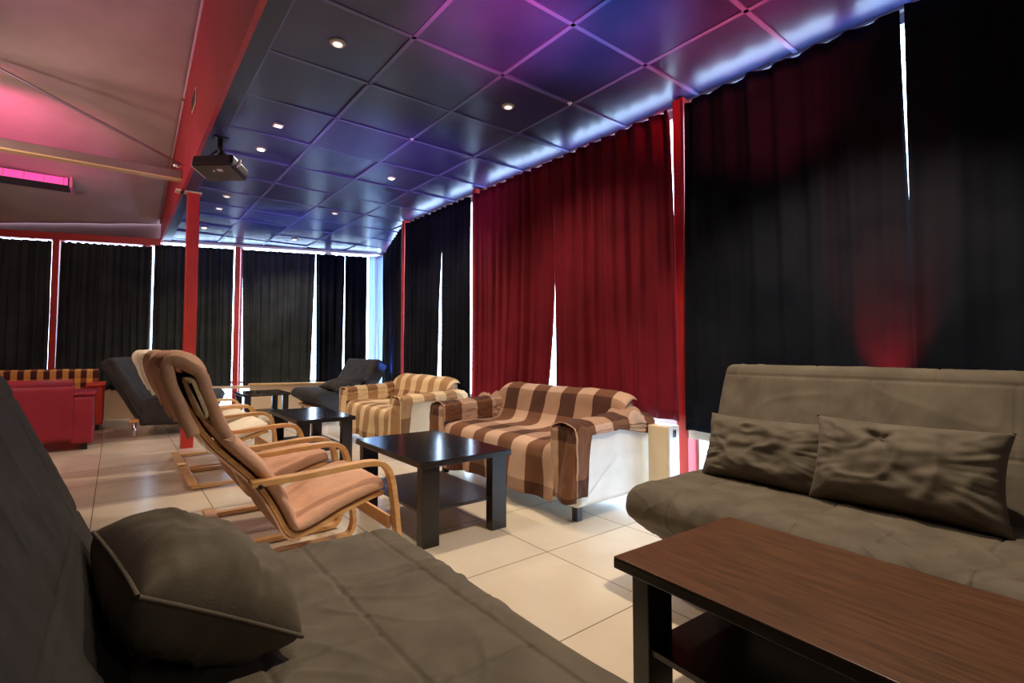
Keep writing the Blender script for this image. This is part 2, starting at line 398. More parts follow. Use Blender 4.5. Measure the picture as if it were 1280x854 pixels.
# hall: sloping ceiling, red fascia
def HZ(y): return 2.80 + .203 * (9.74 - y) if y > 2 else 2.80 + .203 * 7.74
def hall(u, v):
    x = .50 + (LX - .50) * u; y = BY + (FY(x) + .05 - BY) * v
    z = HZ(y) + .03 * nz(x * .7, y * .5, 3.3) + .022 * abs(sin(pi * (y - 6.1) / 1.9)) + .008 * nz(x * 3, y * 2, 1)
    z -= .05 * exp(-((y - 5.95) / .10) ** 2)
    return (x, y, z)
hc = sheet(hall, 60, 140, 'ceiling', M['hall_ceiling'], thick=.02); hc.name = 'ceiling'; struct(hc)
bm = BM()
ys = [BY, 2.0, 9.19]
A = []
for x in (.485, .515):
    A.append([bm.bm.verts.new(q) for q in ((x, BY, CE - .03), (x, 9.16, CE - .03), (x, 9.16, HZ(9.16) + .08), (x, 2.0, HZ(2.01) + .08), (x, BY, HZ(2.01) + .08))])
bm.bm.faces.new(A[0]); bm.bm.faces.new(A[1][::-1])
for k in range(5): bm.bm.faces.new((A[0][k], A[1][k], A[1][(k + 1) % 5], A[0][(k + 1) % 5]))
struct(bm.build('wall_fascia', M['red_fascia']))
bm = BM(); bm.tube([(.475, 1.9, HZ(2.01) - .03), (.475, 5.5, HZ(5.5) - .035), (.475, 9.1, HZ(9.1) - .03)], .014, 8)
struct(bm.build('trim_2', mat('pale_pink_edge_trim', (.75, .5, .5), .35)))
# closed walls behind the camera and at the hall side
bm = BM(); bm.box(LX - .1, LX, BY, 11, 0, 4.5); struct(bm.build('wall_left', M['hall_wall']))
bm = BM(); bm.box(LX, WX + .2, BY - .1, BY, 0, 4.5); struct(bm.build('wall_back', M['hall_wall']))
# far wall: opaque head above the windows, sill below
def far_box(bmx, x0, x1, z0, z1, t0=.08, t1=.16, mi=0):
    """box along the far wall line, offset t0..t1 behind the curtain line"""
    nx, ny = -EY, EX
    P = []
    for t in (t0, t1):
        for x in (x0, x1):
            P.append((x + nx * t, FY(x) + ny * t))
    (a, b2, c, d) = P
    vs = [bmx.bm.verts.new((q[0], q[1], z)) for z in (z0, z1) for q in (a, b2, d, c)]
    for f in ((0, 1, 2, 3), (7, 6, 5, 4), (0, 4, 5, 1), (1, 5, 6, 2), (2, 6, 7, 3), (3, 7, 4, 0)): bmx.bm.faces.new([vs[k] for k in f]).material_index = mi
bm = BM(); far_box(bm, LX, .5, 2.66, 4.5); far_box(bm, .5, 3.62, 2.655, 2.78); far_box(bm, LX, 3.6, 0, .05)
struct(bm.build('wall_far', M['hall_wall']))
bm = BM(); far_box(bm, LX, 1.10, 0, .43, .0, .075); struct(bm.build('trim_22', M['cream_paint'], bevel=.004))
bm = BM(); far_box(bm, LX, .50, 2.565, 2.665, -.05, .082); struct(bm.build('trim_3', M['red_paint'], bevel=.004))
bm = BM(); far_box(bm, .5, 3.5, 2.635, 2.668, .03, .08); struct(bm.build('trim_4', M['white_paint']))
# red posts
tn = 5
def post(bmx, name, **k):
    global tn
    o = bmx.build('trim_%d' % tn, M['red_paint'], bevel=.004, **k); tn += 1; return struct(o)
for x0, x1 in ((-.74, -.665), (1.44, 1.51), (-2.3, -2.22)):
    bm = BM(); far_box(bm, x0, x1, 0, 2.62, -.02, .10); post(bm, '')
for y0, y1, x0 in ((1.845, 1.925, 2.875), (4.235, 4.30, 2.86), (5.86, 5.93, 2.86), (-.62, -.53, 2.88)):
    bm = BM(); bm.box(x0, x0 + .13, y0, y1, 0, 2.665); post(bm, '')
bm = BM(); bm.box(3.60, 3.70, 8.14, 8.24, 0, 2.665); post(bm, '')
# right wall: head and foot rails, white sill rail
bm = BM(); bm.box(WX, WX + .12, BY, 6.0, 0, .06); bm.box(WX, WX + .12, BY, 6.0, 2.655, 2.80)
mt = Matrix.Translation((WX, 6.0, 0)) @ Matrix.Rotation(-math.atan2(K1[0] - K0[0], K1[1] - K0[1]), 4, 'Z')
bm.box(0, .1, 0, 2.32, 0, .06, mtx=mt); bm.box(0, .1, 0, 2.32, 2.655, 2.8, mtx=mt)
struct(bm.build('wall_right', M['window_frame']))
bm = BM(); bm.box(2.875, 2.91, BY, 1.84, .445, .50); struct(bm.build('trim_20', M['white_paint'], bevel=.004))
bm = BM(); far_box(bm, 1.15, 1.74, .405, .445, -.10, -.05); struct(bm.build('trim_21', M['cream_paint'], bevel=.004))
# windows
wn = 1
def window(y0, y1):
    global wn
    bm = BM(); x = WX + .03
    for a, b2, c, d in ((y0, y0 + .05, .06, 2.66), (y1 - .05, y1, .06, 2.66), (y0 + .05, y1 - .05, .06, .11), (y0 + .05, y1 - .05, 2.60, 2.66), (y0 + .05, y1 - .05, .50, .54)):
        bm.box(x, x + .05, a, b2, c, d)
    o = struct(bm.build('window_%d' % wn, M['window_frame'])); wn += 1
    bm = BM(); bm.box(x + .02, x + .026, y0 + .05, y1 - .05, .11, 2.60); bm.build('pane', M['glass'], o)
for a in ((BY, -.57), (-.57, .95), (.95, 1.88), (1.88, 3.06), (3.06, 4.27), (4.27, 5.05), (5.05, 5.9)): window(*a)
bm = BM()
for a, b2, c, d in ((.0, .05, .06, 2.66), (2.25, 2.3, .06, 2.66), (.05, 2.25, .06, .11), (.05, 2.25, 2.6, 2.66)): bm.box(.02, .07, a, b2, c, d, mtx=mt)
o = struct(bm.build('window_%d' % wn, M['window_frame'])); wn += 1
bm = BM(); bm.box(.04, .046, .05, 2.25, .11, 2.6, mtx=mt); bm.build('pane', M['glass'], o)
for x0, x1 in ((LX, -2.26), (-2.26, -.70), (-.70, .30), (.30, 1.48), (1.48, 2.74), (2.74, 3.60)):
    bm = BM()
    far_box(bm, x0, x0 + .05, .05, 2.655, .08, .13); far_box(bm, x1 - .05, x1, .05, 2.655, .08, .13); far_box(bm, x0, x1, .05, .1, .08, .13); far_box(bm, x0, x1, .47, .51, .08, .13)
    o = struct(bm.build('window_%d' % wn, M['window_frame'])); wn += 1
    bm = BM(); far_box(bm, x0 + .05, x1 - .05, .1, 2.65, .10, .106); bm.build('pane', M['glass'], o)

# ------------------------------------------------------------------ support column
t = thing('support_column', 'free-standing red square column beside the chairs, up to the blue ceiling', 'column', (.60, 6.18, 0))
BM().box(-.055, .055, -.05, .05, 0, CE - .012, .006).build('shaft', M['red_paint'], t)
BM().box(-.16, .07, -.06, .06, CE - .03, CE - .013, .003).build('bracket', M['cream_paint'], t)

# ------------------------------------------------------------------ beam and rod across the hall
bm = BM(); bm.box(-3.6, .485, 6.06, 6.14, 2.745, 2.83, .006)
t = bm.build('cross_beam', add_noise(mat('taupe_beam_paint', (.42, .30, .26), .5), (.20, .145, .13), (.25, .18, .16), 4)); tag(t, 'taupe box beam spanning the hall under the sloping ceiling, in line with the column', 'beam')
BM().box(-3.6, .485, 6.045, 6.14, 2.73, 2.744).build('edge_strip', mat('ochre_edge', (.62, .45, .22), .5), t)
bm = BM(); bm.tube([(.49, 6.02, 2.90), (-2.6, 6.02, 3.47 + .71)], .014, 10)
bm = BM(); bm.tube([(.47, 6.0, 2.87), (-.86, 6.0, 3.41), (-.95, 6.0, 3.447)], .014, 10)
t = bm.build('brace_rod', M['steel']); tag(t, 'thin grey diagonal rod from the beam end up to the hall ceiling', 'rod')
bm = BM(); bm.tube([(.40, 6.0, 2.855), (.484, 6.0, 2.85)], .022, 10); bm.build('end_clamp', M['chrome'], t)

# pink bar fixture, its front face given a pink emission
t = thing('bar_fixture', 'long pink-glowing bar fixture under the far end of the sloping hall ceiling', 'lamp', (-1.1, 8.3, 3.05), 0)
BM().box(-.9, .60, -.15, .19, -.04, .06, .01).build('housing', M['grey_plastic'], t)
bm = BM(); bm.box(-.89, .585, -.165, -.155, -.035, .055, .004)
bm.build('emissive_face', M['pink_face'], t)
bm = BM()
for k in range(9): BM().box(-.86 + k * .175, -.85 + k * .175, -.175, -.165, -.03, .05).build('grille_bar', M['pale_plastic'], t)
bm.bm.free()
BM().box(.60, .63, -.19, .2, -.06, .08, .006).build('end_cap', mat('pink_end_cap', (.8, .3, .45), .4), t)
for q in (-.6, .4): BM().tube([(q, .05, .06), (q, .05, .145)], .012).build('hanger', M['steel'], t)

# fascia vent
t = thing('wall_vent', 'small slotted vent high on the red fascia', 'vent', (.484, 5.1, 3.18))
BM().box(-.008, 0, -.13, .13, -.07, .07, .003).build('frame', M['cream_paint'], t)
bm = BM(); bm.box(-.012, -.008, -.11, .11, -.05, .05)
bm.build('slats', M['grey_plastic'], t)

# ------------------------------------------------------------------ curtains
def curtain(p0, p1, ztop, zbot, matl, label, folds=9, amp=.022, seed=0, group=None, bot0=0, bot1=0, top0=0, top1=0, inner=None, hemwave=0.01, thick=.004, bp=1):
    """p0,p1 plan points; bot/top = shift of the edges along the run"""
    p0 = Vector(p0); p1 = Vector(p1); d = (p1 - p0); L = d.length; d.normalize(); nrm = Vector((-d.y, d.x))
    if inner is not None and nrm.dot(Vector(inner)) < 0: nrm = -nrm
    rr = random.Random(seed); ph = rr.uniform(0, 6); 
    def fn(u, v):
        z = ztop + (zbot - ztop) * v
        vb = v ** bp; s = u * L + (top0 * (1 - vb) + bot0 * vb) * (1 - u) + (top1 * (1 - vb) + bot1 * vb) * u
        wv = u * folds * 2 * pi + ph + 1.6 * nz(u * 3, v * .8, seed)
        a = amp * (.55 + .45 * (1 - v) + .5 * nz(u * 4, v * 1.4, seed + 5))
        off = a * sin(wv) + .35 * a * sin(2.3 * wv + 1) + .012 * nz(u * 9, v * 3, seed + 9)
        if v < .02: z -= .006 * abs(sin(u * folds * pi + ph))
        if v > .98: z += hemwave * nz(u * 6, 0, seed)
        q = p0 + d * s + nrm * off
        return (q.x, q.y, z)
    o = sheet(fn, int(folds * 14), 26, 'curtain', matl, thick=thick, uvf=lambda a, b2: (a * L, b2 * 2))
    return tag(o, label, 'curtain', group)
XC = 2.845; CB, CR, CG = M['curtain_black'], M['curtain_red'], M['curtain_green']; TOPZ = 2.602; HEM = .50
curtain((XC, -2.55), (XC, .662), TOPZ + .01, .44, CB, 'wide black curtain behind the right end of the long grey futon', 16, .015, 1, inner=(-1, 0), top1=-.006, bot1=.012)
curtain((XC, .674), (XC, 1.832), TOPZ, HEM, CB, 'black curtain right of the big red post, behind the grey futon', 7, .015, 2, inner=(-1, 0), bot0=-.012, top0=.004, top1=-.014, bot1=.008)
curtain((XC, 1.925), (XC, 3.02), TOPZ, .55, CR, 'crimson curtain nearest the camera, left of the big red post', 8, .022, 3, inner=(-1, 0), top0=.010, bot0=-.045, bp=.35)
curtain((XC, 3.025), (XC, 4.215), TOPZ, .45, CR, 'crimson curtain farther from the camera, beside the narrow red post', 9, .022, 4, inner=(-1, 0), bot0=.14, top0=0, bp=4)
curtain((XC, 4.325), (XC, 4.895), TOPZ, HEM - .06, CB, 'narrow black curtain just left of the crimson pair', 5, .016, 5, inner=(-1, 0))
curtain((XC, 4.92), (XC, 5.83), TOPZ, HEM - .06, CB, 'narrow black curtain between the light slit and the farthest right post', 7, .016, 6, inner=(-1, 0), bot0=.07)
curtain((2.875, 5.95), (3.50, 7.90), TOPZ, .44, CB, 'black curtain in the angled bay by the far corner', 12, .02, 7, inner=(-1, 0))
curtain((3.50, 7.92), (3.44, 8.16), TOPZ, .3, M['sheer'], 'bright pale curtain right in the far corner', 5, .02, 8, inner=(-1, 0))
def fp(x): return (x, FY(x))
curtain((3.36, FY(3.36)), (3.455, FY(3.455)), TOPZ, .3, M['sheer'], 'narrow pale curtain on the far wall, just left of the bright corner', 3, .02, 18, inner=(0, -1), top1=-.02)
curtain(fp(-3.5), fp(-.75), 2.55, .42, CG, 'dark curtain at the far left edge of the far window wall', 22, .03, 11, inner=(0, -1))
curtain(fp(-.645), fp(.395), 2.55, .42, CG, 'dark curtain right of the leftmost red window post', 11, .03, 12, inner=(0, -1), bot0=-.02)
curtain(fp(.425), fp(1.425), TOPZ - .01, .42, CG, 'dark curtain hanging behind the free-standing red column', 10, .03, 13, inner=(0, -1))
curtain(fp(1.535), fp(2.553), TOPZ - .01, .42, CG, 'broad grey-green curtain above the cream radiator box', 8, .02, 14, inner=(0, -1), bot0=.05, bot1=-.05)
curtain(fp(2.562), fp(2.99), TOPZ - .01, .42, CB, 'narrow black curtain with flared hem above the cream radiator box', 4, .03, 15, inner=(0, -1), bot0=.03, bot1=-.02)
curtain(fp(2.995), fp(3.33), TOPZ - .01, .42, CB, 'narrowest black curtain beside the bright far corner', 3, .03, 16, inner=(0, -1), bot0=.01)

# ------------------------------------------------------------------ radiators
t = thing('radiator_cover', 'white radiator box between the plaid loveseat and the grey futon', 'radiator', (2.765, 1.95, 0))
BM().box(-.06, .045, -.07, .075, .06, .525, .006).build('body', M['cream_paint'], t)
BM().box(-.058, .047, -.085, -.071, .06, .53, .004).build('end_panel', M['white_paint'], t)
BM().box(-.02, .01, -.088, -.0855, .46, .505).build('socket', M['black_plastic'], t)
BM().box(-.05, .035, -.06, .065, 0, .06).build('foot', M['white_paint'], t)
t = thing('radiator_cover', 'long cream radiator box under the far curtains', 'radiator', (2.42, FY(2.42), 0), math.atan2(EY, EX))
BM().box(-.77, .78, -.17, -.06, .05, .455, .006).build('body', M['cream_paint'], t)
BM().box(-.79, .80, -.20, -.05, .455, .48, .006).build('top_board', M['birch_pale'], t)
for q in (-.7, .65): BM().box(q, q + .05, -.15, -.08, 0, .05).build('foot', M['white_paint'], t)

# ------------------------------------------------------------------ downlights
def downlight(x, y, lit, label, square=False, power=DOWN_W, group=None):
    t = thing('downlight', label, 'lamp', (x, y, CE), 0, group)
    bm = BM()
    if square: bm.box(-.036, .036, -.036, .036, -.012, .001, .003)
    else: bm.tube([(0, 0, -.012), (0, 0, -.006), (0, 0, .001)], [.036, .042, .043], 24)
    bm.build('rim', M['pale_plastic'], t)
    bm = BM()
    if square: bm.box(-.026, .026, -.026, .026, -.014, -.0125)
    else: bm.tube([(0, 0, -.015), (0, 0, -.0125)], [.024, .026], 20)
    bm.build('lens', M['lens'] if lit else M['lens_dim'], t)
    if power:
        lamp('downlight_beam', 'SPOT', (0, 0, -.03), power, WARM, spot_size=R(135), spot_blend=1, shadow_soft_size=.025, parent=t)
for x, y, lit, lb, sq, pw in (
    (.90, 2.67, 0, 'unlit-looking round downlight at the upper left of the blue ceiling', 0, 60),
    (.90, 4.50, 1, 'bright round downlight just right of the projector', 0, 75),
    (.90, 6.13, 0, 'small dim downlight in the inner row behind the projector', 0, 0),
    (.90, 7.91, 1, 'bright round downlight of the inner row nearest the far curtains', 0, 75),
    (2.06, 2.66, 0, 'dim round downlight above the plaid loveseat, nearest the crimson curtains', 0, 70),
    (2.05, 4.49, 1, 'bright round downlight in the middle of the blue ceiling', 0, 100),
    (2.05, 6.09, 0, 'small dim downlight in the outer row, second from the far curtains', 0, 60),
    (2.07, 7.93, 1, 'bright round downlight of the outer row nearest the far curtains', 0, 80),
    (.90, 3.94, 0, 'square ceiling light between the projector and the near round downlight', 1, 0),
    (.91, 6.72, 0, 'square ceiling light in the inner row, far beyond the projector', 1, 0)):
    downlight(x, y, lit, lb, sq, pw)
lamp('downlight_beam_near_outer', 'SPOT', (1.95, .85, CE - .03), 175, WARM, spot_size=R(110), spot_blend=.6, shadow_soft_size=.03, target=(1.95, .85, 0))
lamp('downlight_beam_near_inner', 'SPOT', (.9, .85, CE - .03), 30, WARM, spot_size=R(125), spot_blend=.8, shadow_soft_size=.03, target=(.9, .85, 0))
# tiny white dots at grid nodes
for x, y, lb in ((1.79, 3.55, 'tiny white dot at a ceiling grid crossing, left of the middle downlight'), (2.36, 2.37, 'tiny white dot at the grid crossing nearest the crimson curtains')):
    bm = BM(); bm.tube([(0, 0, -.014), (0, 0, -.004), (0, 0, 0)], [.006, .013, .016], 14)
    tag(bm.build('ceiling_dot', M['white_paint'], loc=(x, y, CE - .002)), lb, 'sensor')

# ------------------------------------------------------------------ projector
t = thing('projector', 'black projector hanging from the edge of the blue ceiling', 'projector', (.60, 4.45, 2.385), R(0))
pr = Matrix.Rotation(R(-42), 4, 'Z') @ Matrix.Rotation(R(-14), 4, 'X') @ Matrix.Scale(.80, 4)
BM().box(-.20, .20, -.14, .14, .0, .11, .02, 3, mtx=pr).build('casing', M['black_plastic'], t)
BM().box(-.185, .185, -.128, .128, -.012, .001, .004, mtx=pr).build('underside', M['grey_plastic'], t)
BM().box(-.213, -.199, -.12, .10, .0, .08, .006, mtx=pr).build('side_panel', M['pale_plastic'], t)
bm = BM(); bm.tube([pr @ Vector((.10, .138, .055)), pr @ Vector((.10, .165, .055))], [.034, .036], 20); lr = bm.build('lens_ring', M['chrome'], t)
bm = BM(); bm.tube([pr @ Vector((.10, .163, .055)), pr @ Vector((.10, .167, .055))], .024, 20); bm.build('lens', M['black_plastic'], lr)
bm = BM(); bm.tube([pr @ Vector((.19, -.05, .03)), pr @ Vector((.225, -.06, .05)), pr @ Vector((.23, -.07, .09))], .012, 8); bm.build('cable', M['pale_plastic'], t)
bm = BM(); bm.tube([(0, 0, .11), (0, 0, CE - 2.385 - .012)], .018, 12)
for a, b2 in ((-.12, -.07), (.12, -.07), (0, .1)): bm.tube([pr @ Vector((a, b2, .11)), (0, 0, .19)], .007, 8)
bm.box(-.05, .05, -.05, .05, CE - 2.385 - .022, CE - 2.385 - .012); bm.build('ceiling_mount', M['black_plastic'], t)
bm = BM(); bm.box(-.03, -.012, -.06, -.04, -.0135, -.012, mtx=pr); bm.box(.02, .07, -.08, -.04, -.0135, -.012, mtx=pr); bm.build('sticker', M['pale_plastic'], t)

# ------------------------------------------------------------------ coffee tables
def coffee_table(x0, x1, y0, y1, top_mat, label, lw=.10, lt=.055, rz=0, inset=.02, shelf_z=.165):
    cx, cy = (x0 + x1) / 2, (y0 + y1) / 2; w2, l2 = (x1 - x0) / 2, (y1 - y0) / 2
    t = thing('coffee_table', label, 'table', (cx, cy, 0), rz, 'dark coffee tables')
    tt = BM().box(-w2, w2, -l2, l2, .408, .436, .003).build('tabletop', M['black_wood'], t)
    BM().box(-w2 + .001, w2 - .001, -l2 + .001, l2 - .001, .4362, .440, .001).build('veneer', top_mat, tt)
    for sx in (-1, 1):
        for sy in (-1, 1):
            xa, xb = sorted((sx * (w2 - inset), sx * (w2 - inset - lw))); ya, yb = sorted((sy * (l2 - inset), sy * (l2 - inset - lt)))
            BM().box(xa, xb, ya, yb, 0, .408, .003).build('leg', M['black_wood'], t)
    BM().box(-w2 + inset + .01, w2 - inset - .01, -l2 + inset + lt * .5, l2 - inset - lt * .5, shelf_z, shelf_z + .018, .002).build('shelf', M['black_wood'], t)
    return t
coffee_table(1.065, 1.63, -.30, .925, M['walnut'], 'long walnut-topped coffee table in the right foreground, before the big grey futon', .10, .055, R(-2.5), .035, .20)
coffee_table(1.215, 1.79, 2.28, 3.153, M['black_gloss'], 'black coffee table in front of the brown plaid loveseat', .10, .06)
coffee_table(1.15, 1.63, 4.23, 5.13, M['black_gloss'], 'black coffee table in front of the gold plaid loveseat', .09, .055)
coffee_table(1.28, 1.84, 7.08, 7.75, M['black_gloss'], 'farthest black coffee table, before the cream radiator box', .07, .07)

# ------------------------------------------------------------------ futons
def quilt(xs, ycs, along, dep=.006, wd=.0045, seed=0, top=True, wr=.006, fine=1.0, flat_n=.5):
    """quilting seams: lines at depth-coordinate xs and cross seams every ycs, staggered per strip"""
    def f(x, y, z, nx, nz_):
        s = along(x, z); d = 0
        for q in xs: d -= dep * exp(-((s - q) / wd) ** 2)
        strip = sum(1 for q in xs if s > q)
        yy = (y + strip * ycs * .5) % ycs; yy = min(yy, ycs - yy)
        d -= dep * exp(-(yy / wd) ** 2)
        puff = .006 * min(1, yy / .05)
        wk = nz(x * 5 + .5 * y, y * 3.0, z * 5 + seed)
        a1 = x * 3.5 + y * 8 + 1.5 * nz(x * 3, y * 3, seed); r1 = 1 - abs(nz(a1, x * 3 - y * 1.2 + seed, z * 4)) * 1.0
        a2 = x * 9 - y * 5 + 1.5 * nz(x * 3, y * 3, seed + 5); r2 = 1 - abs(nz(a2, y * 2 + x + seed, z * 4 + 4))
        m = max(0, .5 + nz(x * 2.3, y * 1.9, seed + 11))
        rg = (max(0, r1 - .80) / .20) ** 1.5 * m + .7 * (max(0, r2 - .84) / .16) ** 1.5 * max(0, 1 - m)
        return d + wr * wk * .8 + wr * 1.0 * rg * fine
    return f
# profile coordinates: x = distance forward of the seat/back crease, z up
def futon(label, loc, rz, length, matl, depth=.68, leg='block', seed=0, backlean=.22, backh=.95, seat_z=.43, bt=.15, bdrop=.03, matl_b=None, res=1.0, group=None):
    t = thing('futon', label, 'sofa', loc, rz, group)
    D = depth; mb = matl_b or matl
    seat = fillet([(-.02, seat_z), (D - .03, seat_z + .005), (D + .02, seat_z - .10), (D - .30, .13), (.0, .13)], [.05, .055, .10, .06, .03], 6)
    xs = [D * .27, D * .56, D * .85]
    slab(seat, 0, length, .04, 'seat', matl, t, int(360 * res), int(length * 200 * res), quilt(xs, .44, lambda x, z: x if z > .3 else 9, seed=seed, wr=.007))
    # backrest slab leaning back
    bl, bh = backlean, backh; d = Vector((-bl, bh - seat_z)).normalized(); n = Vector((-d.y, d.x)) * bt
    a = Vector((.0, seat_z)) - d * bdrop; b2 = Vector((-bl, bh))
    back = fillet([a, b2, b2 + n, a + n * .9], [.03, .05, .06, .03], 6)
    Lb = (b2 - a).length
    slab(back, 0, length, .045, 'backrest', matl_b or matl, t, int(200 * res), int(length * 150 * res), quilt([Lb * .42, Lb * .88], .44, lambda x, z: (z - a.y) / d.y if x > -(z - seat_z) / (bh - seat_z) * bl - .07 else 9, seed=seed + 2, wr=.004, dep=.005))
    if leg == 'block':
        BM().box(-.05, D - .36, .12, length - .12, .035, .14, .01).build('base', M['black_plastic'], t)
        for sx in (0, D - .44):
            for y in (.15, length - .2): BM().box(sx, sx + .05, y, y + .05, 0, .036).build('leg', M['black_plastic'], t)
    else:
        bm = BM(); bm.box(-.10, D - .10, .04, length - .04, .17, .205, .004); bm.build('base', M['birch'], t)
        for sx in (-.05, D - .16):
            for y in (.06, length - .06):
                bm = BM(); bm.tube([(sx, y, 0), (sx, y, .172)], .02, 14); bm.build('leg', M['chrome'], t)
    return t
FU = M['futon']
# near left futon: crease at x=.02, seat toward +X, far end y=1.56
futon('grey-brown futon filling the left foreground, backrest at the left edge', (.035, -.55, 0), 0, 2.13, FU, .72, seed=1, backlean=.235, backh=.975, matl_b=M['futon_dark'])  # backrest in the darker cloth, standing in for the shade on it
# right futon: faces -X
futon('long grey-brown futon along the black curtains at the right, two cushions on it', (2.33, 1.40, 0), pi, 2.5, FU, .64, seed=5, backlean=.20, backh=.945)
# far left futon facing right and a little to the camera
futon('charcoal futon with chrome legs between the red loveseats and the wooden chairs', (.23, 7.18, 0), R(-11), 1.62, M['futon_dark'], .78, 'tube', 9, .27, .93, bt=.15, bdrop=.18, matl_b=M['futon_dark'], res=.6)
futon('charcoal futon in the far right corner, seen end-on beyond the gold plaid loveseat', (2.72, 8.08, 0), pi, 1.20, M['futon_dark'], .62, 'tube', 11, .25, .88, bt=.20, bdrop=.16, res=.6)

# ------------------------------------------------------------------ cushions
def cushion(name, label, mtx, w2, h2, th, matl, seed=0, group=None, pinch=.06, tuft=None, wr=.008, cat='cushion', pipe=True, pw=2.6):
    n = 56; bm = bmesh.new(); sides = []
    for sgn in (1, -1):
        G = []
        for i in range(n + 1):
            row = []
            for jn in range(n + 1):
                u, v = -1 + 2 * i / n, -1 + 2 * jn / n
                e = (max(0, 1 - abs(u) ** pw) * max(0, 1 - abs(v) ** pw)) ** .48
                sx = w2 * u * (1 - pinch * (1 - v * v) * (abs(u) ** 3)); sy = h2 * v * (1 - pinch * (1 - u * u) * (abs(v) ** 3))
                z = th * e
                edge = max(abs(u), abs(v)); rad = math.atan2(v, u)
                z += wr * (nz(u * 2.2 + seed, v * 2.2, sgn) + .5 * nz(u * 5 + seed, v * 5, sgn * 2)) * e * 2
                z += wr * 1.1 * nz(rad * 9 if abs(u) > abs(v) else rad * 5, edge * 1.3, seed + sgn) * min(1, (1 - edge) * 6) * max(0, edge - .45) * 2
                rg = 1 - abs(nz(u * 1.6 + v * .9 + seed, v * 1.2 - u * 1.2, 7 + sgn)); z += wr * .9 * max(0, (rg - .85) / .15) * e
                if tuft and sgn > 0:
                    rt = sqrt((sx - tuft[0]) ** 2 + (sy - tuft[1]) ** 2); an = math.atan2(sy - tuft[1], sx - tuft[0])
                    z -= .022 * exp(-(rt / .03) ** 2) + .005 * exp(-(rt / .10) ** 2) * sin(5 * an)
                row.append(Vector((sx, sy, sgn * z)))
            G.append(row)
        sides.append(G)
    V0 = [[bm.verts.new(mtx @ sides[0][i][j2]) for j2 in range(n + 1)] for i in range(n + 1)]
    V1 = [[V0[i][j2] if (i in (0, n) or j2 in (0, n)) else bm.verts.new(mtx @ sides[1][i][j2]) for j2 in range(n + 1)] for i in range(n + 1)]
    for V, fl in ((V0, 0), (V1, 1)):
        for i in range(n):
            for j2 in range(n):
                q = [V[i][j2], V[i + 1][j2], V[i + 1][j2 + 1], V[i][j2 + 1]]
                if fl: q.reverse()
                bm.faces.new(q)
    me = bpy.data.meshes.new(name); bm.to_mesh(me); bm.free()
    for p in me.polygons: p.use_smooth = True
    me.materials.append(matl); o = bpy.data.objects.new(name, me); COL.objects.link(o)
    if not pipe: return tag(o, label, cat, group)
    # piping around the seam
    b3 = BM(); ring = []
    for k in range(n): ring.append(mtx @ sides[0][k][0])
    for k in range(n): ring.append(mtx @ sides[0][n][k])
    for k in range(n, 0, -1): ring.append(mtx @ sides[0][k][n])
    for k in range(n, 0, -1): ring.append(mtx @ sides[0][0][k])
    ring.append(ring[0]); b3.tube(ring, .0045, 6, cap=False); b3.build('piping', matl, o, smooth=True)
    return tag(o, label, cat, group)
def frame(origin, xdir, ydir):
    x = Vector(xdir).normalized(); y = Vector(ydir); y = (y - x * y.dot(x)).normalized(); z = x.cross(y)
    m = Matrix((x, y, z)).transposed().to_4x4(); m.translation = Vector(origin); return m
# two cushions leaning on the right futon back; long axis -Y, up tilted toward +X
up = Vector((.34, 0, .94))
cushion('cushion', 'grey cushion nearer the loveseat, leaning at the left end of the long futon', frame((2.235, 1.06, .562), (0, -1, .0), up), .275, .15, .085, FU, 3, 'cushions on the long futon', pipe=False, pw=3.2, pinch=.09)
cushion('cushion', 'larger tufted grey cushion leaning in the middle of the long futon', frame((2.205, .565, .585), (0, -1, .0), up), .29, .165, .10, FU, 8, 'cushions on the long futon', tuft=(-.05, .085), pipe=False, pw=3.2, pinch=.08)
# near cushion lying against the left back
cushion('cushion', 'big dark grey cushion slumped in the corner of the left foreground futon', frame((.132, 1.185, .55), (-.16, 1, .0), (.78, .12, -.50)), .20, .152, .105, FU, 14, pinch=.05, pw=3.2)
cushion('cushion', 'small black cushion on the charcoal futon behind the wooden chairs', frame((.50, 7.38, .575), (.5, .85, 0), (-.35, .1, .93)), .2, .17, .07, mat('black_cushion_fabric', (.015, .015, .02), .8), 21)
cushion('cushion', 'charcoal cushion lying on the far right corner futon', frame((2.52, 7.05, .53), (1, .25, .25), (0, 1, .15)), .24, .22, .075, M['futon_dark'], 25)

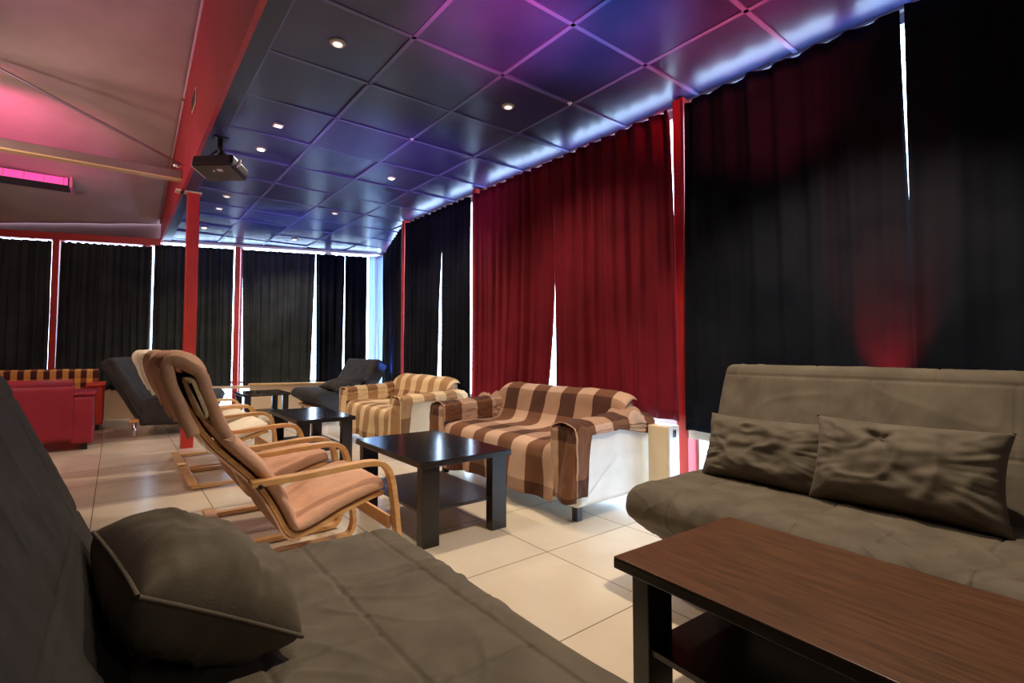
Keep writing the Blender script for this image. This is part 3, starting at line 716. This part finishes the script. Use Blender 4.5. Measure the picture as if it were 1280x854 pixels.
# ------------------------------------------------------------------ loveseats with throws
def loveseat(label, loc, length, side_mat, seat_mat, throw_mat, throw_label, seed, arm_w=.19):
    """faces -X; origin at near front corner on the floor; runs +Y"""
    t = thing('loveseat', label, 'sofa', loc, 0)
    for y0 in (0, length - arm_w):
        pr = fillet([(0, .09), (.71, .09), (.71, .50), (.60, .56), (.0, .535)], [.02, .03, .06, .12, .06], 6)
        slab(pr, y0, y0 + arm_w, .035, 'armrest', side_mat, t, 90, 8)
    pr = fillet([(.03, .09), (.70, .09), (.70, .28), (.03, .28)], .02, 4)
    slab(pr, arm_w, length - arm_w, .01, 'body', side_mat, t, 60, 20)
    pr = fillet([(.01, .27), (.60, .27), (.60, .40), (.01, .41)], .045, 5)
    slab(pr, arm_w + .005, length - arm_w - .005, .03, 'seat_cushion', seat_mat, t, 80, 40, lambda x, y, z, a, b2: .006 * nz(x * 5, y * 4, seed))
    pr = fillet([(.53, .30), (.60, .68), (.705, .69), (.71, .28)], [.03, .07, .08, .03], 6)
    slab(pr, arm_w * .75, length - arm_w * .75, .05, 'backrest', seat_mat, t, 80, 40)
    for x in (.04, .65):
        for y in (.05, length - .10): BM().box(x, x + .045, y, y + .045, 0, .092, .004).build('leg', M['black_plastic'], t)
    # throw
    bm = bmesh.new(); bm.loops.layers.uv.new('UVMap')
    yi0, yi1 = arm_w - .02, length - arm_w + .02
    path = [Vector(p) for p in ((-.035, .10), (-.03, .22), (-.028, .36), (.02, .425), (.20, .435), (.42, .43), (.50, .45), (.545, .55), (.57, .66), (.60, .70), (.65, .725), (.70, .715))]
    P = resample(catmull(path, 8), 90, False); acc = [0]
    for a, b2 in zip(P, P[1:]): acc.append(acc[-1] + (b2 - a).length)
    Lp = acc[-1]
    def main(u, v):
        k = v * 89; i = min(int(k), 88); p = P[i].lerp(P[i + 1], k - i); d = (P[i + 1] - P[i]).normalized(); nr = Vector((-d.y, d.x))
        wd_ = .05 * min(1, max(0, (v - .50) / .12)); y = yi0 - wd_ + (yi1 - yi0 + 2 * wd_) * u; sk = max(0, 1 - v / .20)
        off = .012 * nz(u * 5, v * 5, seed) + .006 * nz(u * 14, v * 12, seed + 2)
        off += sk * (.022 * sin(u * 19 + seed + 4 * nz(u * 4, 0, seed)) + .035 * nz(u * 6, v * 5, seed + 7))
        z = p.y + nr.y * off + (sk * .03 * nz(u * 4, 1, seed) if v < .1 else 0)
        if v > .6: z -= .05 * min(1, (v - .6) / .15) * (abs(u - .5) * 2) ** 12
        return (p.x + nr.x * off, y, max(z, .07))
    sheet(main, 110, 90, '', None, bm=bm, uvf=lambda u, v: ((yi0 + (yi1 - yi0) * u) + .03, v * Lp * 1.0 + .10))
    # arm sheets: cross path from seat up, over, down outside
    def arm(near):
        yo = 0 if near else length; s = 1 if near else -1
        yin = yo + s * (arm_w + .012); you = yo - s * .012
        nx_ = 70; ny_ = 60; x0, x1 = -.03, .712
        def hang(xx):
            if near:
                if xx < .055: return .16
                q = min(1, (xx - .055) / .04); base = .16 + (.535 - .16) * q
                return base - .10 * max(0, (xx - .25) / .55) if xx > .25 else base
            return .30 + .1 * nz(xx * 5, 2, seed)
        def top(xx): return (.548 + .03 * min(1, xx / .6) if xx < .6 else .578 - .05 * (xx - .6) / .18) + .012
        def fn(u, v):
            xx = x0 + (x1 - x0) * u; T = top(xx); zi = .43; zo = hang(xx)
            # lengths
            a1 = T - .04 - zi; a2 = arm_w + .03; a3 = max(.02, T - .04 - zo)
            seg1, seg2 = .3, .6
            if v < seg1: q = v / seg1; y = yin; z = zi + a1 * q
            elif v < seg2:
                q = (v - seg1) / (seg2 - seg1); an = pi * q; y = yin + (you - yin) * (1 - cos(an)) / 2; z = T - .04 + .05 * sin(an) ** .6 * (1 if q not in (0, 1) else 0)
            else: q = (v - seg2) / (1 - seg2); y = you; z = T - .04 - a3 * q
            cr = .004 + (.034 if xx > .45 else .009) * (1 + 0 * v)
            off = cr * nz(xx * 11 + seed, v * 6, seed + 3) + .5 * cr * nz(xx * 26, v * 13, seed)
            yy = y - s * (abs(off) * 1.1 + .002) if v > seg2 else (y + s * abs(off) if v < seg1 else y)
            zz = z + (abs(off) * 1.4 if seg1 <= v <= seg2 else 0)
            return (xx, yy, zz)
        def uvf(u, v):
            xx = x0 + (x1 - x0) * u
            yy = arm_w * .5 - .10 + (v * .9 if v < .6 else .54 + (v - .6) * (top(xx) - hang(xx)) / .4)
            return (xx + .02, yy + .18)
        sheet(fn, nx_, ny_, '', None, bm=bm, uvf=uvf)
        # front lapel over the arm front
        def lap(u, v):
            yy = yin + (you - yin) * u; z = top(0) + .005 - (top(0) - .13 - .02 * nz(u * 3, 0, seed)) * v
            fl = .02 + .045 * v * (1 if near else .6)
            x = -.028 - fl * (.5 + .5 * sin(u * 5 + seed + 2 * v)) * min(1, v * 4) * (4 * u * (1 - u)) ** .5 - .006 * nz(u * 9, v * 6, seed)
            if v < .06: x = -.028 + .02 * (1 - v / .06)
            return (x, yy, z)
        sheet(lap, 24, 40, '', None, bm=bm, uvf=lambda u, v: (yin + (you - yin) * u + .02, v * .45 + .08))
    arm(True); arm(False)
    me = bpy.data.meshes.new('throw'); bm.to_mesh(me); bm.free(); me.materials.append(throw_mat)
    o = bpy.data.objects.new('throw_blanket', me); COL.objects.link(o); o.location = loc
    md = o.modifiers.new('thick', 'SOLIDIFY'); md.thickness = .006; md.offset = 1
    tag(o, throw_label, 'blanket', 'plaid throws over the loveseats')
    return t
loveseat('white loveseat under a brown and rose plaid throw, before the crimson curtains', (2.105, 2.06, 0), 1.66, M['white_leather'], M['white_leather'], M['plaid_rose'],
         'brown and rose plaid throw draped over the nearer white loveseat', 2)
loveseat('cream loveseat under a golden striped throw, second from the camera', (2.085, 4.28, 0), 1.55, M['cream_leather'], M['cream_leather'], M['plaid_gold'],
         'golden brown striped throw draped over the farther cream loveseat', 5)

# red loveseats (backs to the camera / facing)
def red_loveseat(label, loc, rz, length, matl, mat_seat):
    t = thing('red_loveseat', label, 'sofa', loc, rz, 'red loveseats at the left')
    for y0 in (0, length - .17):
        slab(fillet([(0, .07), (.80, .07), (.80, .55), (.0, .56)], [.01, .01, .04, .04], 5), y0, y0 + .17, .02, 'armrest', matl, t, 70, 8)
        bm = BM(); bm.box(-.012, .81, y0 - .012, y0 + .182, .545, .575, .014, 3); bm.build('arm_cap', matl, t, smooth=False)
    slab(fillet([(.03, .10), (.78, .10), (.78, .30), (.03, .30)], .02, 4), .17, length - .17, .01, 'body', matl, t, 50, 10)
    slab(fillet([(.0, .29), (.58, .29), (.58, .42), (.0, .43)], .05, 5), .17, length - .17, .03, 'seat_cushion', mat_seat, t, 60, 20)
    slab(fillet([(.58, .11), (.58, .66), (.81, .66), (.81, .11)], [.02, .05, .05, .01], 5), .155, length - .155, .006, 'backrest', matl, t, 60, 30)
    bm = BM(); bm.tube([(.745, .17, .655), (.745, length - .17, .655)], .055, 16); bm.build('back_roll', matl, t, smooth=True)
    for x in (.05, .70):
        for y in (.04, length - .09): BM().box(x, x + .05, y, y + .05, 0, .075, .004).build('leg', M['black_plastic'], t)
    return t
# local +x = backwards; back must face -Y(world) => rotate so local x -> -Y
red_loveseat('crimson loveseat with its back to the camera, at the left', (-1.68, 7.44, 0), R(-90), 1.52, M['red_leather'], M['red_leather'])
o = red_loveseat('second red loveseat facing the camera, checked throw over its back', (-.10, 8.12, 0), R(90), 1.4, M['orange_red'], M['orange_red'])
def thr(u, v):
    x = -.17 - 1.24 * u; q = v * 3
    if q < 1: p = (8.66, .40 + .27 * q)
    elif q < 2: p = (8.66 + .25 * (q - 1), .72 + .03 * sin(pi * (q - 1)))
    else: p = (8.925, .72 - .25 * (q - 2))
    return (x, p[0] + .012 * nz(u * 8, v * 5, 3), p[1] + .01 * nz(u * 9, v * 4, 8))
o = sheet(thr, 60, 30, 'throw_blanket', M['plaid_orange'], thick=.006, uvf=lambda a, b2: (a * 1.35, b2 * .9)); tag(o, 'orange and brown checked throw over the back of the red loveseat', 'blanket')

# ------------------------------------------------------------------ bentwood lounge chairs
X0 = .70
def sp(P): return [(x - X0, z) for x, z in P]
frame_path = catmull(sp([(.125, .955), (.185, .84), (.282, .67), (.435, .500), (.512, .375), (.556, .285), (.600, .255), (.67, .27), (.78, .315), (.90, .352), (.965, .365)]), 6)
arm_path = catmull(sp([(.415, .497), (.60, .500), (.80, .512), (.90, .512), (.955, .49), (.985, .43), (1.005, .30), (1.02, .16), (1.025, .085), (1.005, .035), (.95, .02), (.80, .02), (.62, .02), (.45, .02)]), 6)
def lounge_chair(label, y, wid, cotton, cotton2, wood, seed):
    t = thing('lounge_chair', label, 'chair', (X0, y, 0), 0, 'bentwood lounge chairs in a row')
    h = wid / 2
    for s in (-1, 1):
        ya, yb = sorted((s * h, s * (h - .05)))
        bm = BM(); bm.ribbon(arm_path, .024, ya, yb); bm.build('armrest', wood, t, bevel=.003)
        ya, yb = sorted((s * (h - .055), s * (h - .095)))
        bm = BM(); bm.ribbon(frame_path, .02, ya, yb); bm.build('side_rail', wood, t, bevel=.003)
    bm = BM(); bm.box(.43 - X0, .49 - X0, -h, h, .033, .053, .004); bm.build('rear_bar', wood, t)
    bm = BM(); bm.box(.985 - X0, 1.00 - X0, -h + .05, h - .05, .20, .26, .004); bm.build('front_bar', wood, t)
    for z in (.36, .46, .56, .66, .76, .86):
        k = min(frame_path[:30], key=lambda p: abs(p.y - z)); BM().box(k.x - .006, k.x + .006, -h + .09, h - .09, k.y - .02, k.y + .02).build('back_slat', wood, t)
    for s in (-1, 1): BM().tube([(.445 - X0, s * (h + .004), .487), (.445 - X0, s * (h - .10), .487)], .009, 10).build('bolt', M['black_plastic'], t)
    # cushion: offset band above the rail
    n = len(frame_path); A = []; B = []
    i0 = next(i for i, p in enumerate(frame_path) if p.y < .79)
    for i, p in enumerate(frame_path):
        if i < i0: continue
        d = (frame_path[min(i + 1, n - 1)] - frame_path[max(i - 1, 0)]).normalized(); nr = Vector((-d.y, d.x)); nr = nr if nr.x > 0 or nr.y > 0 else -nr
        nr = Vector((-d.y, d.x))
        A.append(p + nr * .016); B.append(p + nr * (.034 + (.03 + .008 * sin(i / n * 9)) * min(1, (i - i0) / 5)))
    n = len(A); bm = bmesh.new(); ny_ = 36; grids = []
    ya, yb = -h + .035, h - .035
    for jj in range(ny_ + 1):
        y_ = ya + (yb - ya) * jj / ny_; e = min(jj, ny_ - jj); ins = (.018, .007, .002)[e] if e < 3 else 0
        ring = []
        for side in (0, 1):
            idx = range(n) if side == 0 else range(n - 1, -1, -1)
            for i in idx:
                a, b2 = A[i], B[i]; d = (b2 - a).normalized(); q = (a + d * ins) if side == 0 else (b2 - d * ins)
                if side: q = q + d * (.006 * nz(q.x * 7, y_ * 6, q.y * 7 + seed) + .006 * nz(q.x * 15, y_ * 18, q.y * 12 + seed) - .006 * exp(-((abs(jj / ny_ - .5) - .33) / .03) ** 2))
                ring.append(bm.verts.new((q.x, y_, q.y)))
        grids.append(ring)
    for Ra, Rb in zip(grids, grids[1:]):
        for k in range(2 * n): bm.faces.new((Ra[k], Ra[(k + 1) % (2 * n)], Rb[(k + 1) % (2 * n)], Rb[k]))
    for Rr in (grids[0], grids[-1]):
        for i in range(n - 1): bm.faces.new((Rr[i], Rr[i + 1], Rr[2 * n - 2 - i], Rr[2 * n - 1 - i]))
    bmesh.ops.recalc_face_normals(bm, faces=bm.faces); me = bpy.data.meshes.new('seat_pad'); bm.to_mesh(me); bm.free()
    for p in me.polygons: p.use_smooth = True
    me.materials.append(cotton); so = bpy.data.objects.new('seat_pad', me); COL.objects.link(so); so.parent = t
    # hanging cloth behind the frame, lower back
    lower = [p for p in frame_path if p.y < .80 and p.x < .60 - X0 + .02]
    lo = [p + Vector((-.006, -.016)) for p in lower]
    if lower:
        bm = BM(); bm.ribbon([(p.x - .012, p.y - .012) for p in lower], .008, -h + .05, h - .05)
        bm.build('back_cloth', cotton, t, smooth=False)
    # head cover folded over the top
    hp = catmull(sp([(.228, .715), (.205, .77), (.172, .845), (.145, .90), (.128, .945), (.150, .972), (.195, .965), (.232, .925), (.262, .86), (.305, .77), (.335, .70), (.34, .685)]), 6)
    Lh = len(hp) - 1
    def fn(u, v):
        k = v * Lh; i = min(int(k), Lh - 1); p = hp[i].lerp(hp[i + 1], k - i); yy = (-h + .03) + (wid - .06) * u
        puff = .016 * (exp(-((v - .35) / .12) ** 2) + exp(-((v - .62) / .12) ** 2)) * (1 + .8 * nz(u * 5, v * 6, seed))
        a = .008 * nz(u * 7, v * 8, seed + 4)
        edge = .02 * (abs(u - .5) * 2) ** 6
        return (p.x + a + puff * .7, yy, p.y + a + puff - edge)
    sheet(fn, 40, 50, 'head_cover', cotton, t, thick=.040)
    hpil = fillet(sp([(.190, .91), (.232, .905), (.285, .77), (.262, .745), (.232, .77)]), .014, 4)
    slab(hpil, -h + .03, h - .05, .02, 'head_pillow', cotton2, t, 50, 20, lambda x, y_, z, a, b2: .006 * nz(x * 9, y_ * 8, z * 9))
    return t
lounge_chair('bentwood lounge chair nearest the camera, rose-beige pad', 2.405, .60, M['rose_cotton'], M['tan_cotton'], M['birch'], 1)
lounge_chair('bentwood lounge chair with rose-beige pad, right behind the nearest one', 3.20, .68, M['rose_cotton'], M['tan_cotton'], M['birch'], 2)
lounge_chair('bentwood lounge chair with white pad, third from the camera', 4.60, .66, M['cream_cotton'], M['cream_cotton'], M['birch'], 3)
lounge_chair('bentwood lounge chair with white pad, farthest of the row', 5.34, .70, M['cream_cotton'], M['cream_cotton'], M['birch_pale'], 4)

# unseen coloured spots added behind the sofas to tint the curtain bottoms
lamp('red_tint_near', 'SPOT', (2.70, .74, .70), 90, (1, .02, .03), target=(2.85, .76, 1.15), spot_size=R(50), spot_blend=1, shadow_soft_size=.03)
lamp('red_tint_far', 'SPOT', (2.72, 4.97, .62), 60, (1, .03, .15), target=(2.85, 4.9, 1.0), spot_size=R(90), spot_blend=1, shadow_soft_size=.03)
lamp('blue_tint_corner', 'SPOT', (2.95, 6.75, .6), 60, (.05, .2, 1), target=(3.16, 6.8, .95), spot_size=R(80), spot_blend=1, shadow_soft_size=.03)
